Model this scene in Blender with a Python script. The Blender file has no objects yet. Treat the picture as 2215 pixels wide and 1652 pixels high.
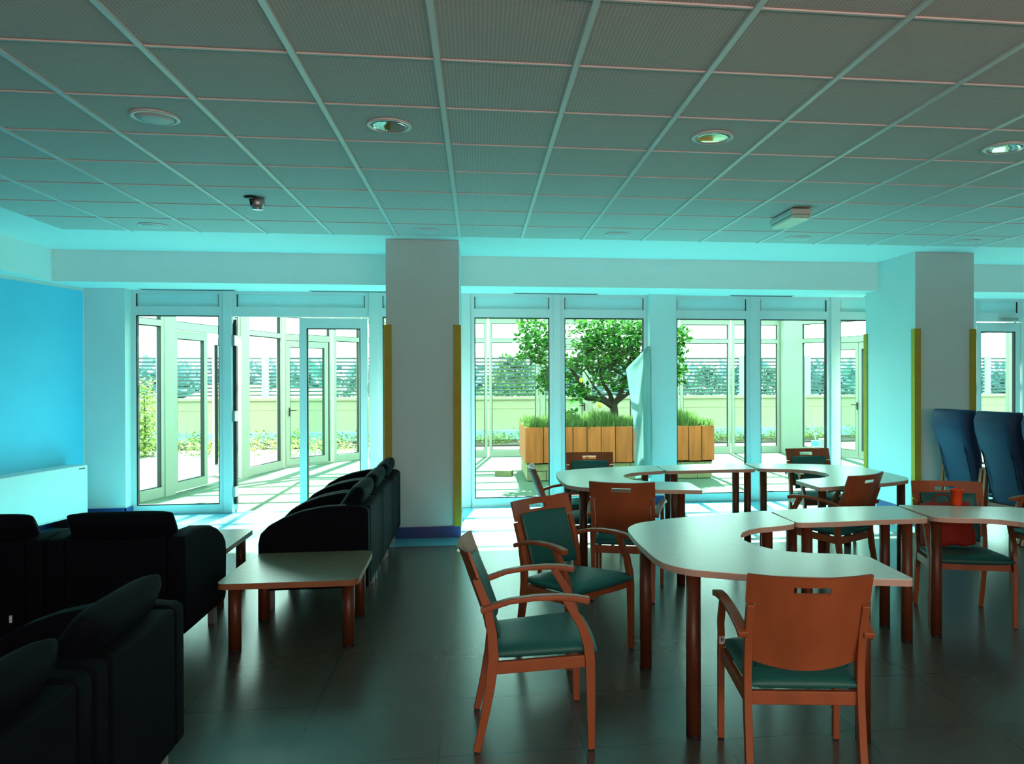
import bpy, bmesh, math, random
from mathutils import Vector, Matrix
sc = bpy.context.scene
C = sc.collection
R = math.radians
# ------------------------------------------------------------------ camera, world, lights, exposure
cam_d = bpy.data.cameras.new('camera'); cam = bpy.data.objects.new('camera', cam_d); C.objects.link(cam)
sc.camera = cam
F_PX = 1661.58
cam_d.sensor_fit = 'HORIZONTAL'; cam_d.sensor_width = 36.0
cam_d.lens = 36.0 * F_PX / 2215.0
cam_d.shift_x = -(1236.86 - 1107.5) / 2215.0
cam_d.shift_y = (821.96 - 826.0) / 2215.0
cam_d.clip_start = 0.05; cam_d.clip_end = 3000
YAW, PIT, ROL = .1217, -.0036, -.0028
fw = Vector((math.sin(YAW)*math.cos(PIT), math.cos(YAW)*math.cos(PIT), math.sin(PIT)))
rt = Vector((math.cos(YAW), -math.sin(YAW), 0)); up = rt.cross(fw)
r2 = rt*math.cos(ROL) + up*math.sin(ROL); u2 = -rt*math.sin(ROL) + up*math.cos(ROL)
M = Matrix((r2, u2, -fw)).transposed().to_4x4(); M.translation = Vector((0, 0, 1.60))
cam.matrix_world = M

w = bpy.data.worlds.new('sky'); sc.world = w; w.use_nodes = True
bg = w.node_tree.nodes['Background']
SKY_COL = (0.76, 1.0, 0.96); SKY_STR = 2.2
bg.inputs[0].default_value = (*SKY_COL, 1); bg.inputs[1].default_value = SKY_STR

SUN_EL, SUN_AZ = 43.0, 8.0       # sun beyond the terrace, a little right of the room's long axis
sd = bpy.data.lights.new('sun', 'SUN'); sd.energy = 15.0; sd.angle = R(0.6); sd.color = (1.0, .97, .86)
sun = bpy.data.objects.new('sun', sd); C.objects.link(sun)
sv = Vector((math.sin(R(SUN_AZ))*math.cos(R(SUN_EL)), math.cos(R(SUN_AZ))*math.cos(R(SUN_EL)), math.sin(R(SUN_EL))))
sun.rotation_euler = sv.to_track_quat('Z', 'Y').to_euler()
sun.location = (3, 30, 12)
# warm fill light added behind the camera for the surfaces that face it
ad = bpy.data.lights.new('rear_fill_light', 'AREA'); ad.shape = 'RECTANGLE'; ad.size = 7.0; ad.size_y = 1.1
ad.energy = 50; ad.color = (1.0, .72, .62)
ar = bpy.data.objects.new('rear_fill_light', ad); C.objects.link(ar)
ar.location = (1.6, -2.05, 1.9); ar.rotation_euler = (R(90), 0, 0)

sc.view_settings.view_transform = 'Standard'; sc.view_settings.look = 'None'
sc.view_settings.exposure = 1.82; sc.view_settings.gamma = 1.0
try: sc.view_settings.use_curve_mapping = False
except Exception: pass
cy = sc.cycles
cy.use_denoising = True
cy.max_bounces = 12; cy.diffuse_bounces = 6; cy.glossy_bounces = 4; cy.transmission_bounces = 8; cy.transparent_max_bounces = 24
cy.caustics_reflective = False; cy.caustics_refractive = False
cy.sample_clamp_indirect = 8.0

# ------------------------------------------------------------------ materials
def mat(name, col, rough=.6, metal=0, noise=0, nscale=8, spec=.5, bump=0, bscale=60, stretch=None, col2=None):
    m = bpy.data.materials.new(name); m.use_nodes = True
    nt = m.node_tree; b = nt.nodes['Principled BSDF']
    b.inputs['Roughness'].default_value = rough; b.inputs['Metallic'].default_value = metal
    b.inputs['Specular IOR Level'].default_value = spec
    tc = nt.nodes.new('ShaderNodeTexCoord'); mp = nt.nodes.new('ShaderNodeMapping')
    nt.links.new(tc.outputs['Object'], mp.inputs[0])
    if stretch: mp.inputs['Scale'].default_value = stretch
    n = nt.nodes.new('ShaderNodeTexNoise'); n.inputs['Scale'].default_value = nscale; n.inputs['Detail'].default_value = 5
    nt.links.new(mp.outputs[0], n.inputs[0])
    mx = nt.nodes.new('ShaderNodeMix'); mx.data_type = 'RGBA'
    c2 = col2 if col2 else tuple(c*(1-noise) for c in col)
    mx.inputs[6].default_value = (*c2, 1); mx.inputs[7].default_value = (*col, 1)
    cr = nt.nodes.new('ShaderNodeMapRange'); cr.inputs[1].default_value = .35; cr.inputs[2].default_value = .65
    nt.links.new(n.outputs[0], cr.inputs[0]); nt.links.new(cr.outputs[0], mx.inputs[0])
    nt.links.new(mx.outputs[2], b.inputs['Base Color'])
    if bump:
        n2 = nt.nodes.new('ShaderNodeTexNoise'); n2.inputs['Scale'].default_value = bscale
        nt.links.new(tc.outputs['Object'], n2.inputs[0])
        bp = nt.nodes.new('ShaderNodeBump'); bp.inputs['Strength'].default_value = bump; bp.inputs['Distance'].default_value = .01
        nt.links.new(n2.outputs[0], bp.inputs['Height']); nt.links.new(bp.outputs[0], b.inputs['Normal'])
    return m

M_plaster = mat('plaster', (.58, .68, .67), .8, noise=.03, nscale=3, bump=.03, bscale=200)
M_soffit = mat('soffit_paint', (.74, .84, .82), .75, noise=.02)
M_bluewall = mat('blue_wall_paint', (.12, .58, .80), .6, noise=.04, nscale=3)
M_skirt = mat('blue_skirting', (.012, .05, .21), .4, noise=.1)
M_alu = mat('white_aluminium', (.56, .62, .62), .3, noise=.02)
M_screen = mat('pale_aluminium', (.31, .35, .28), .4, noise=.02)
M_gasket = mat('black_gasket', (.005, .007, .008), .6)
M_tpanel = mat('frosted_panel', (.50, .72, .74), .45, noise=.03)
M_yellow = mat('yellow_rubber', (.42, .30, .02), .6, noise=.1)
M_wood = mat('beech_stained', (.36, .105, .036), .38, noise=.22, nscale=9, stretch=(1, 1, .12), spec=.5)
M_wood_dk = mat('leg_wood', (.13, .038, .014), .4, noise=.3, nscale=14, stretch=(1, 1, .08))
M_teal = mat('teal_vinyl', (.012, .14, .125), .5, noise=.12, nscale=60, bump=.05, bscale=300)
M_top = mat('table_laminate', (.84, .86, .76), .25, noise=.05, nscale=14, stretch=(1, 6, 1), spec=.9)
M_edge = mat('table_edge', (.58, .42, .33), .5, noise=.08)
M_coffee = mat('coffee_laminate', (.26, .21, .14), .26, noise=.18, nscale=7, stretch=(1.2, 12, 1))
M_coffee_edge = mat('coffee_edge', (.36, .14, .06), .45, noise=.15)
M_navy = mat('navy_upholstery', (.0012, .0030, .0075), .8, spec=.12, noise=.2, nscale=40, bump=.06, bscale=400)
M_blueseat = mat('blue_upholstery', (.006, .032, .10), .6, noise=.15, nscale=30, bump=.05, bscale=300)
M_metal = mat('brushed_metal', (.45, .45, .44), .35, metal=.7)
M_chrome = mat('chrome', (.7, .7, .7), .12, metal=1)
M_reflector = mat('reflector', (.30, .42, .38), .06, metal=1)
M_dark = mat('dark_plastic', (.01, .01, .012), .4)
M_white = mat('white_enamel', (.60, .66, .64), .28, noise=.02)
M_red = mat('red_fabric', (.36, .018, .006), .75, noise=.15, nscale=20)
M_orange = mat('orange_plastic', (.85, .07, .01), .3)
M_paper = mat('paper_label', (.85, .85, .9), .6)
M_ink = mat('ink', (.05, .05, .12), .6)
M_cream = mat('cream_render', (.34, .31, .19), .85, noise=.05, nscale=2)
M_slat = mat('grey_slat', (.03, .055, .055), .5)
M_fpost = mat('pale_post', (.29, .34, .28), .5)
M_conc = mat('concrete_kerb', (.30, .42, .42), .8, noise=.15)
M_gravel = mat('gravel', (.15, .155, .125), .9, noise=.35, nscale=45, bump=.4, bscale=90)
M_carpet = mat('green_carpet', (.050, .105, .058), .95, noise=.3, nscale=60, bump=.2, bscale=200)
M_plank = mat('cedar_planks', (.50, .115, .010), .6, noise=.35, nscale=5, stretch=(3, 3, .35))
M_brick = mat('pale_blocks', (.26, .25, .12), .85, noise=.25, nscale=9)
M_mortar = mat('mortar', (.10, .12, .08), .9)
M_soil = mat('soil', (.05, .035, .02), .95, noise=.3)
M_bark = mat('bark', (.05, .035, .02), .9, noise=.5, nscale=16, bump=.5, bscale=50)
M_lemon = mat('lemon_skin', (.75, .55, .03), .5)
M_roof = mat('roof_panel', (.72, .74, .68), .7)
M_tiles_r = mat('clay_roof', (.42, .20, .14), .9, noise=.2)
M_farwall = mat('house_wall', (.75, .70, .58), .9)
M_field = mat('far_field', (.16, .32, .22), 1, noise=.3, nscale=.05)

def leafmat(name, c1, c2, trans=.35):
    m = bpy.data.materials.new(name); m.use_nodes = True; nt = m.node_tree
    b = nt.nodes['Principled BSDF']; out = nt.nodes['Material Output']
    g = nt.nodes.new('ShaderNodeNewGeometry')
    mx = nt.nodes.new('ShaderNodeMix'); mx.data_type = 'RGBA'
    mx.inputs[6].default_value = (*c1, 1); mx.inputs[7].default_value = (*c2, 1)
    nt.links.new(g.outputs['Random Per Island'], mx.inputs[0])
    nt.links.new(mx.outputs[2], b.inputs['Base Color']); b.inputs['Roughness'].default_value = .55; b.inputs['Specular IOR Level'].default_value = .25
    t = nt.nodes.new('ShaderNodeBsdfTranslucent'); nt.links.new(mx.outputs[2], t.inputs[0])
    ms = nt.nodes.new('ShaderNodeMixShader'); ms.inputs[0].default_value = trans
    nt.links.new(b.outputs[0], ms.inputs[1]); nt.links.new(t.outputs[0], ms.inputs[2]); nt.links.new(ms.outputs[0], out.inputs[0])
    return m
M_leaf = leafmat('lemon_leaves', (.010, .075, .014), (.08, .24, .03), .45)
M_grass = leafmat('rosemary', (.05, .11, .03), (.17, .26, .07), .3)
M_ground = leafmat('bed_plants', (.08, .16, .03), (.36, .40, .08), .4)
M_far = leafmat('far_trees', (.03, .11, .09), (.09, .21, .13), .2)
M_hedge = leafmat('hedge_trees', (.03, .09, .03), (.12, .22, .06), .3)
M_dist = leafmat('haze_tinted_trees', (.10, .22, .24), (.14, .27, .28), 0)  # aerial haze is put into the leaf colour as a pale blue tint

def glassmat(name, tint, gloss=.05):
    m = bpy.data.materials.new(name); m.use_nodes = True; nt = m.node_tree
    nt.nodes.remove(nt.nodes['Principled BSDF']); out = nt.nodes['Material Output']
    t = nt.nodes.new('ShaderNodeBsdfTransparent'); t.inputs[0].default_value = (*tint, 1)
    g = nt.nodes.new('ShaderNodeBsdfGlossy'); g.inputs['Roughness'].default_value = .0; g.inputs[0].default_value = (.9, 1, 1, 1)
    lw = nt.nodes.new('ShaderNodeLayerWeight'); lw.inputs[0].default_value = .25
    mr = nt.nodes.new('ShaderNodeMapRange'); mr.inputs[3].default_value = gloss; mr.inputs[4].default_value = .6
    nt.links.new(lw.outputs['Facing'], mr.inputs[0])
    # only the grazing part of the pane turns glossy
    pw = nt.nodes.new('ShaderNodeMath'); pw.operation = 'POWER'; pw.inputs[1].default_value = 3
    nt.links.new(lw.outputs['Facing'], pw.inputs[0]); nt.links.new(pw.outputs[0], mr.inputs[0])
    ms = nt.nodes.new('ShaderNodeMixShader'); nt.links.new(mr.outputs[0], ms.inputs[0])
    nt.links.new(t.outputs[0], ms.inputs[1]); nt.links.new(g.outputs[0], ms.inputs[2]); nt.links.new(ms.outputs[0], out.inputs[0])
    return m
M_glass = glassmat('window_glass', (.90, .98, .97), .0015)
M_glass2 = glassmat('screen_glass', (.88, .98, .94), .004)

def filmmat():
    m = bpy.data.materials.new('protective_film'); m.use_nodes = True; nt = m.node_tree
    b = nt.nodes['Principled BSDF']; out = nt.nodes['Material Output']
    b.inputs['Base Color'].default_value = (.35, .5, .5, 1); b.inputs['Roughness'].default_value = .3
    t = nt.nodes.new('ShaderNodeBsdfTranslucent'); t.inputs[0].default_value = (.22, .34, .33, 1)
    tr = nt.nodes.new('ShaderNodeBsdfTransparent'); tr.inputs[0].default_value = (.85, 1, .97, 1)
    a = nt.nodes.new('ShaderNodeMixShader'); a.inputs[0].default_value = .5
    nt.links.new(b.outputs[0], a.inputs[1]); nt.links.new(t.outputs[0], a.inputs[2])
    c = nt.nodes.new('ShaderNodeMixShader'); c.inputs[0].default_value = .4
    nt.links.new(a.outputs[0], c.inputs[1]); nt.links.new(tr.outputs[0], c.inputs[2]); nt.links.new(c.outputs[0], out.inputs[0])
    return m
M_film = filmmat()

def floor_mat():
    m = bpy.data.materials.new('floor_tiles'); m.use_nodes = True; nt = m.node_tree; L = nt.links
    b = nt.nodes['Principled BSDF']; N = nt.nodes.new
    tc = N('ShaderNodeTexCoord'); sx = N('ShaderNodeSeparateXYZ'); L.new(tc.outputs['Object'], sx.inputs[0])
    def math_(op, a, bb=None, c=None):
        n = N('ShaderNodeMath'); n.operation = op
        for i, v in enumerate((a, bb, c)):
            if v is None: continue
            if isinstance(v, (int, float)): n.inputs[i].default_value = v
            else: L.new(v, n.inputs[i])
        return n.outputs[0]
    ux = math_('DIVIDE', math_('ADD', sx.outputs[0], .17 + 62), .62)
    uy = math_('DIVIDE', math_('ADD', sx.outputs[1], -3.28 + 58.5), .585)
    def line(u, wd):
        f = math_('FRACT', u); d = math_('MINIMUM', f, math_('SUBTRACT', 1.0, f)); return math_('LESS_THAN', d, wd)
    ln = math_('MAXIMUM', line(ux, .006), line(uy, .006))
    n1 = N('ShaderNodeTexNoise'); n1.inputs['Scale'].default_value = 2.2; n1.inputs['Detail'].default_value = 8; n1.inputs['Roughness'].default_value = .7
    L.new(tc.outputs['Object'], n1.inputs[0])
    n2 = N('ShaderNodeTexNoise'); n2.inputs['Scale'].default_value = 14; n2.inputs['Detail'].default_value = 6
    L.new(tc.outputs['Object'], n2.inputs[0])
    # each tile a little lighter or darker
    cell = N('ShaderNodeCombineXYZ'); L.new(math_('FLOOR', ux), cell.inputs[0]); L.new(math_('FLOOR', uy), cell.inputs[1])
    wn = N('ShaderNodeTexWhiteNoise'); L.new(cell.outputs[0], wn.inputs[0])
    mixn = math_('ADD', math_('MULTIPLY', n1.outputs[0], .55), math_('ADD', math_('MULTIPLY', n2.outputs[0], .3), math_('MULTIPLY', wn.outputs[0], .15)))
    mr = N('ShaderNodeMapRange'); mr.inputs[1].default_value = .25; mr.inputs[2].default_value = .8; L.new(mixn, mr.inputs[0])
    cA = N('ShaderNodeMix'); cA.data_type = 'RGBA'; cA.inputs[6].default_value = (.060, .060, .050, 1); cA.inputs[7].default_value = (.082, .080, .066, 1)
    L.new(mr.outputs[0], cA.inputs[0])
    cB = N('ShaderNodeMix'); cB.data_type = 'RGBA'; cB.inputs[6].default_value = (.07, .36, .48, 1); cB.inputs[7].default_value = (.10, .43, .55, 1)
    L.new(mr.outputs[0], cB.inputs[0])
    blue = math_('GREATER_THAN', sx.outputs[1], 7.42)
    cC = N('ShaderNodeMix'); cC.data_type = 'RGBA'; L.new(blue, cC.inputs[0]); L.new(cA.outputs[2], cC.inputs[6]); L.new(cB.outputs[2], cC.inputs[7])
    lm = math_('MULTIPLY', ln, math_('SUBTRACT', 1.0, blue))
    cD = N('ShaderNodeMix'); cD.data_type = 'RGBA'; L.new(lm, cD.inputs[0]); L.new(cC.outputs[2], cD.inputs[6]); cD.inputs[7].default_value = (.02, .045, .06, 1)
    L.new(cD.outputs[2], b.inputs['Base Color'])
    rr = N('ShaderNodeMapRange'); rr.inputs[3].default_value = .25; rr.inputs[4].default_value = .31; L.new(n1.outputs[0], rr.inputs[0]); b.inputs['Roughness'].default_value = .27
    bp = N('ShaderNodeBump'); bp.inputs['Strength'].default_value = .12; bp.inputs['Distance'].default_value = .002
    L.new(math_('SUBTRACT', 1.0, lm), bp.inputs['Height']); L.new(bp.outputs[0], b.inputs['Normal'])
    return m
M_floor = floor_mat()

def ceil_mat():
    m = bpy.data.materials.new('perforated_tile'); m.use_nodes = True; nt = m.node_tree; L = nt.links
    b = nt.nodes['Principled BSDF']; N = nt.nodes.new
    tc = N('ShaderNodeTexCoord'); mp = N('ShaderNodeMapping'); L.new(tc.outputs['Object'], mp.inputs[0])
    mp.inputs['Location'].default_value = (.169/.0167 + .5, 0, 0); mp.inputs['Scale'].default_value = (1/.0167, 1/.0167, 1)
    sx = N('ShaderNodeSeparateXYZ'); L.new(mp.outputs[0], sx.inputs[0])
    def math_(op, a, bb=None):
        n = N('ShaderNodeMath'); n.operation = op
        for i, v in enumerate((a, bb)):
            if v is None: continue
            if isinstance(v, (int, float)): n.inputs[i].default_value = v
            else: L.new(v, n.inputs[i])
        return n.outputs[0]
    fx = math_('SUBTRACT', math_('FRACT', sx.outputs[0]), .5); fy = math_('SUBTRACT', math_('FRACT', sx.outputs[1]), .5)
    r = math_('ADD', math_('MULTIPLY', fx, fx), math_('MULTIPLY', fy, fy))
    dot = math_('LESS_THAN', r, .055)
    mx = N('ShaderNodeMix'); mx.data_type = 'RGBA'; mx.inputs[6].default_value = (.52, .50, .46, 1); mx.inputs[7].default_value = (.82, .72, .68, 1)
    L.new(dot, mx.inputs[0]); L.new(mx.outputs[2], b.inputs['Base Color']); b.inputs['Roughness'].default_value = .75
    return m
M_ctile = ceil_mat()
M_tbar = mat('ceiling_bar', (.62, .70, .68), .4)
M_cbar = mat('ceiling_cross_bar', (.70, .62, .60), .5)
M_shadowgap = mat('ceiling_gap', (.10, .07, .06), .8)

# ------------------------------------------------------------------ mesh helpers
class MB:
    def __init__(s): s.v = []; s.f = []
    def add(s, vs, fs):
        o = len(s.v); s.v += [tuple(v) for v in vs]; s.f += [tuple(i+o for i in f) for f in fs]; return s
    def box(s, x0, x1, y0, y1, z0, z1):
        return s.add([(x0,y0,z0),(x1,y0,z0),(x1,y1,z0),(x0,y1,z0),(x0,y0,z1),(x1,y0,z1),(x1,y1,z1),(x0,y1,z1)],
                     [(0,3,2,1),(4,5,6,7),(0,1,5,4),(1,2,6,5),(2,3,7,6),(3,0,4,7)])
    def obox(s, p0, p1, wid, z0, z1, off=0):     # box along a plan segment
        d = Vector((p1[0]-p0[0], p1[1]-p0[1])); d.normalize(); n = Vector((-d.y, d.x))
        a = [Vector(p0)+n*(off-wid/2), Vector(p1)+n*(off-wid/2), Vector(p1)+n*(off+wid/2), Vector(p0)+n*(off+wid/2)]
        return s.add([(q.x,q.y,z0) for q in a]+[(q.x,q.y,z1) for q in a],
                     [(0,3,2,1),(4,5,6,7),(0,1,5,4),(1,2,6,5),(2,3,7,6),(3,0,4,7)])
    def prism(s, pts, z0, z1):                   # plan outline (counter-clockwise) extruded in z
        n = len(pts)
        return s.add([(x,y,z0) for x,y in pts]+[(x,y,z1) for x,y in pts],
                     [tuple(reversed(range(n))), tuple(range(n,2*n))]+[(i,(i+1)%n,n+(i+1)%n,n+i) for i in range(n)])
    def xprism(s, pts, x0, x1):                  # (y,z) outline extruded in x
        n = len(pts)
        return s.add([(x0,y,z) for y,z in pts]+[(x1,y,z) for y,z in pts],
                     [tuple(reversed(range(n))), tuple(range(n,2*n))]+[(i,(i+1)%n,n+(i+1)%n,n+i) for i in range(n)])
    def tube(s, path, rad, n=10, cap=True):
        P = [Vector(p) for p in path]; m = len(P); vs = []
        rads = rad if isinstance(rad, (list, tuple)) else [rad]*m
        ref = Vector((0,0,1)) if abs((P[-1]-P[0]).normalized().z) < .9 else Vector((1,0,0))
        for i, p in enumerate(P):
            t = (P[min(i+1,m-1)]-P[max(i-1,0)]).normalized()
            a = t.cross(ref).normalized(); b = t.cross(a).normalized()
            vs += [p+(a*math.cos(2*math.pi*k/n)+b*math.sin(2*math.pi*k/n))*rads[i] for k in range(n)]
        fs = [(i*n+k, i*n+(k+1)%n, (i+1)*n+(k+1)%n, (i+1)*n+k) for i in range(m-1) for k in range(n)]
        if cap: fs += [tuple(range(n)), tuple(reversed(range((m-1)*n, m*n)))]
        return s.add(vs, fs)
    def sweep(s, path, wid, thk, side=(1,0,0)):  # rectangular bar; wid along side
        P = [Vector(p) for p in path]; m = len(P); S = Vector(side).normalized(); vs = []
        W = wid if isinstance(wid,(list,tuple)) else [wid]*m; T = thk if isinstance(thk,(list,tuple)) else [thk]*m
        for i, p in enumerate(P):
            t = (P[min(i+1,m-1)]-P[max(i-1,0)]).normalized(); nn = t.cross(S).normalized(); ss = nn.cross(t).normalized()
            for a, b in ((-1,-1),(1,-1),(1,1),(-1,1)): vs.append(p+ss*a*W[i]/2+nn*b*T[i]/2)
        fs = [(i*4+k, i*4+(k+1)%4, (i+1)*4+(k+1)%4, (i+1)*4+k) for i in range(m-1) for k in range(4)]
        fs += [(3,2,1,0), tuple(range((m-1)*4, m*4))]
        return s.add(vs, fs)
    def lathe(s, prof, n=24, c=(0,0,0)):
        vs = []; m = len(prof)
        for r, z in prof: vs += [(c[0]+r*math.cos(2*math.pi*k/n), c[1]+r*math.sin(2*math.pi*k/n), c[2]+z) for k in range(n)]
        fs = [(i*n+k, i*n+(k+1)%n, (i+1)*n+(k+1)%n, (i+1)*n+k) for i in range(m-1) for k in range(n)]
        fs += [tuple(reversed(range(n))), tuple(range((m-1)*n, m*n))]
        return s.add(vs, fs)
    def pillow(s, fmap, n=14, m=14, p=5, q=.5):  # closed cushion; fmap(s,t,w) -> point
        idx = {}; vs = []
        def prof(a, b): return max(0.0, (1-abs(a)**p)*(1-abs(b)**p))**q
        for sgn in (1, -1):
            for i in range(n+1):
                for j in range(m+1):
                    a = -math.cos(math.pi*i/n); b = -math.cos(math.pi*j/m)
                    edge = i in (0,n) or j in (0,m)
                    if sgn == -1 and edge: idx[(sgn,i,j)] = idx[(1,i,j)]; continue
                    idx[(sgn,i,j)] = len(vs); vs.append(Vector(fmap(a, b, sgn*prof(a,b))))
        fs = []
        for i in range(n):
            for j in range(m):
                q4 = [(i,j),(i+1,j),(i+1,j+1),(i,j+1)]
                fs.append(tuple(idx[(1,a,b)] for a,b in q4)); fs.append(tuple(idx[(-1,a,b)] for a,b in reversed(q4)))
        return s.add(vs, fs)
    def build(s, name, m, parent=None, smooth=False, bevel=0, seg=2, mats=None, sub=0):
        me = bpy.data.meshes.new(name); me.from_pydata(s.v, [], s.f); me.validate(); me.update()
        bm = bmesh.new(); bm.from_mesh(me); bmesh.ops.recalc_face_normals(bm, faces=bm.faces); bm.to_mesh(me); bm.free()
        me.materials.append(m)
        o = bpy.data.objects.new(name, me); C.objects.link(o)
        if parent: o.parent = parent
        if smooth: me.shade_smooth()
        if bevel:
            b = o.modifiers.new('bevel', 'BEVEL'); b.width = bevel; b.segments = seg; b.limit_method = 'ANGLE'; b.angle_limit = R(40)
            me.shade_smooth()
            wnm = o.modifiers.new('wn', 'WEIGHTED_NORMAL')
        if sub:
            sb = o.modifiers.new('sub', 'SUBSURF'); sb.levels = sub; sb.render_levels = sub
        return o
def tag(o, label=None, cat=None, group=None, kind=None):
    if label: o['label'] = label
    if cat: o['category'] = cat
    if group: o['group'] = group
    if kind: o['kind'] = kind
    return o
def thing(name, label, cat, loc=(0,0,0), rz=0, group=None):
    o = bpy.data.objects.new(name, None); C.objects.link(o); o.location = loc; o.rotation_euler = (0,0,rz)
    o.empty_display_size = .1
    return tag(o, label, cat, group)
def struct(name, mb, m, **k): return tag(mb.build(name, m, **k), kind='structure')
def kids(o): return [c for c in bpy.data.objects if c.parent == o]
def copy_tree(o, parent=None):
    c = o.copy(); C.objects.link(c)
    if parent: c.parent = parent
    for ch in kids(o): copy_tree(ch, c)
    return c
def round_poly(pts, n=5):
    """pts: (x, y, radius) -> rounded outline"""
    out = []; m = len(pts)
    for i in range(m):
        x, y, r = pts[i]; p = Vector((x, y))
        if r <= 0: out.append((x, y)); continue
        a = Vector(pts[i-1][:2]); b = Vector(pts[(i+1)%m][:2])
        d1 = (a-p); d2 = (b-p); k1 = min(r, d1.length*.49); k2 = min(r, d2.length*.49)
        s1 = p+d1.normalized()*k1; s2 = p+d2.normalized()*k2
        for k in range(n+1):
            t = k/n; q = s1*(1-t)**2+p*2*t*(1-t)+s2*t*t; out.append((q.x, q.y))
    return out
rnd = random.Random(7)

# ------------------------------------------------------------------ room shell
CZ = 2.968; YW = 9.60
WC = (-4.47, 9.40); WA = R(11)
def wl(s, off=0): return (WC[0]-math.sin(WA)*s+math.cos(WA)*off, WC[1]-math.cos(WA)*s-math.sin(WA)*off)
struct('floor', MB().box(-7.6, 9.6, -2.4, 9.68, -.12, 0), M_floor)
wlft = struct('wall_left', MB().obox(wl(-.25), wl(12.2), .2, 0, 3.1, .10 if False else -.10), M_plaster)
b = MB(); b.obox(wl(.02), wl(12.0), .004, .36, 2.60, .002); struct('wall_left_blue_paint', b, M_bluewall)
struct('wall_back', MB().box(-7.6, 9.6, -2.4, -2.2, 0, 3.1), M_plaster)
struct('wall_right', MB().box(9.5, 9.7, -2.4, 9.6, 0, 3.1), M_plaster)
struct('wall_front_return', MB().box(-4.85, -4.03, 9.40, 9.66, 0, 2.64), M_plaster)
struct('wall_front_pier', MB().box(2.14, 2.47, 9.44, 9.66, 0, 2.64), M_plaster)
struct('wall_front_end', MB().box(8.9, 9.6, 9.5, 9.66, 0, 2.64), M_plaster)
struct('wall_front_lintel', MB().box(-7.6, 9.6, 9.56, 9.86, 2.64, 3.25), M_plaster)
# plaster ceiling, soffits and dropped beam
struct('ceiling', MB().box(-7.6, 9.6, -2.4, 9.7, CZ+.012, 3.10), M_soffit)
struct('ceiling_beam', MB().box(-4.50, 9.6, 8.80, 9.56, 2.64, CZ+.02), M_soffit)
struct('ceiling_bulkhead', MB().box(-7.6, -4.50, -2.4, 9.56, 2.64, CZ+.02), M_soffit)
# skirtings
sk = MB().obox(wl(0.0), wl(12.0), .02, 0, .11, .01); struct('baseboard_left', sk, M_skirt)
struct('baseboard_front_return', MB().box(-4.46, -4.02, 9.385, 9.40, 0, .11).box(-4.035, -4.015, 9.385, 9.56, 0, .11), M_skirt)
struct('baseboard_front_pier', MB().box(2.13, 2.48, 9.425, 9.445, 0, .11), M_skirt)
# ceiling grid of perforated tiles
XL = lambda i: (i-.2817)*.6
YL = lambda j: (j+5.5785)*.6
X0, X1, Y0, Y1 = XL(-6)-.0, 8.6, YL(-9), YL(7)-.0
struct('ceiling_tiles', MB().box(X0, X1, Y0, Y1, CZ, CZ+.012), M_ctile)
g = MB()
for i in range(-5, 15):
    x = XL(i); g.box(x-.013, x+.013, Y0, Y1, CZ-.010, CZ+.002)
struct('trim_1', g, M_tbar)
g = MB(); h = MB()
for j in range(-8, 7):
    y = YL(j)
    for i in range(-6, 14):
        g.box(XL(i)+.016, XL(i+1)-.016, y-.006, y+.006, CZ-.006, CZ+.002)
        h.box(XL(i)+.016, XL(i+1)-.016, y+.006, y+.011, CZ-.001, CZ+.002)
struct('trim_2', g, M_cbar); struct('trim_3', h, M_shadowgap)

# pillars
def pillar(name, x0, x1, y0, y1, bname):
    o = struct(name, MB().box(x0, x1, y0, y1, 0, CZ+.01), M_plaster)
    struct(bname, MB().box(x0-.012, x1+.012, y0-.012, y1, 0, .11), M_skirt)
    return o
pillar('wall_pillar_left', -.905, -.185, 7.80, 8.82, 'baseboard_pillar_left')
pillar('wall_pillar_right', 4.82, 5.52, 8.00, 8.82, 'baseboard_pillar_right')
struct('wall_pillar_right_back', MB().box(4.82, 5.52, 8.82, 9.1, 0, 2.65), M_plaster)
def guard(x, y, sx, sy, label, z1=2.13):
    # L-shaped angle hugging a corner; sx, sy point out of the pillar
    b = MB()
    t = .018; l = .055
    b.box(min(x+sx*t, x-sx*l), max(x+sx*t, x-sx*l), min(y, y+sy*t), max(y, y+sy*t), .11, z1)
    b.box(min(x, x+sx*t), max(x, x+sx*t), min(y, y-sy*l), max(y, y-sy*l), .11, z1)
    o = b.build('corner_guard', M_yellow)
    return tag(o, label, 'corner guard', 'yellow corner guards on the pillars')
guard(-.905, 7.80, -1, -1, 'yellow corner guard on the left edge of the pillar behind the dark armchairs')
guard(-.185, 7.80, 1, -1, 'yellow corner guard on the right edge of the pillar behind the dark armchairs')
guard(4.82, 8.00, -1, -1, 'yellow corner guard on the near left edge of the pillar by the blue high-backed chairs')
guard(5.52, 8.00, 1, -1, 'yellow corner guard on the near right edge of the pillar, above the blue high-backed chairs')
guard(4.82, 9.10, -1, 1, 'thin yellow corner guard on the far window-side edge of the right pillar')

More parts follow.
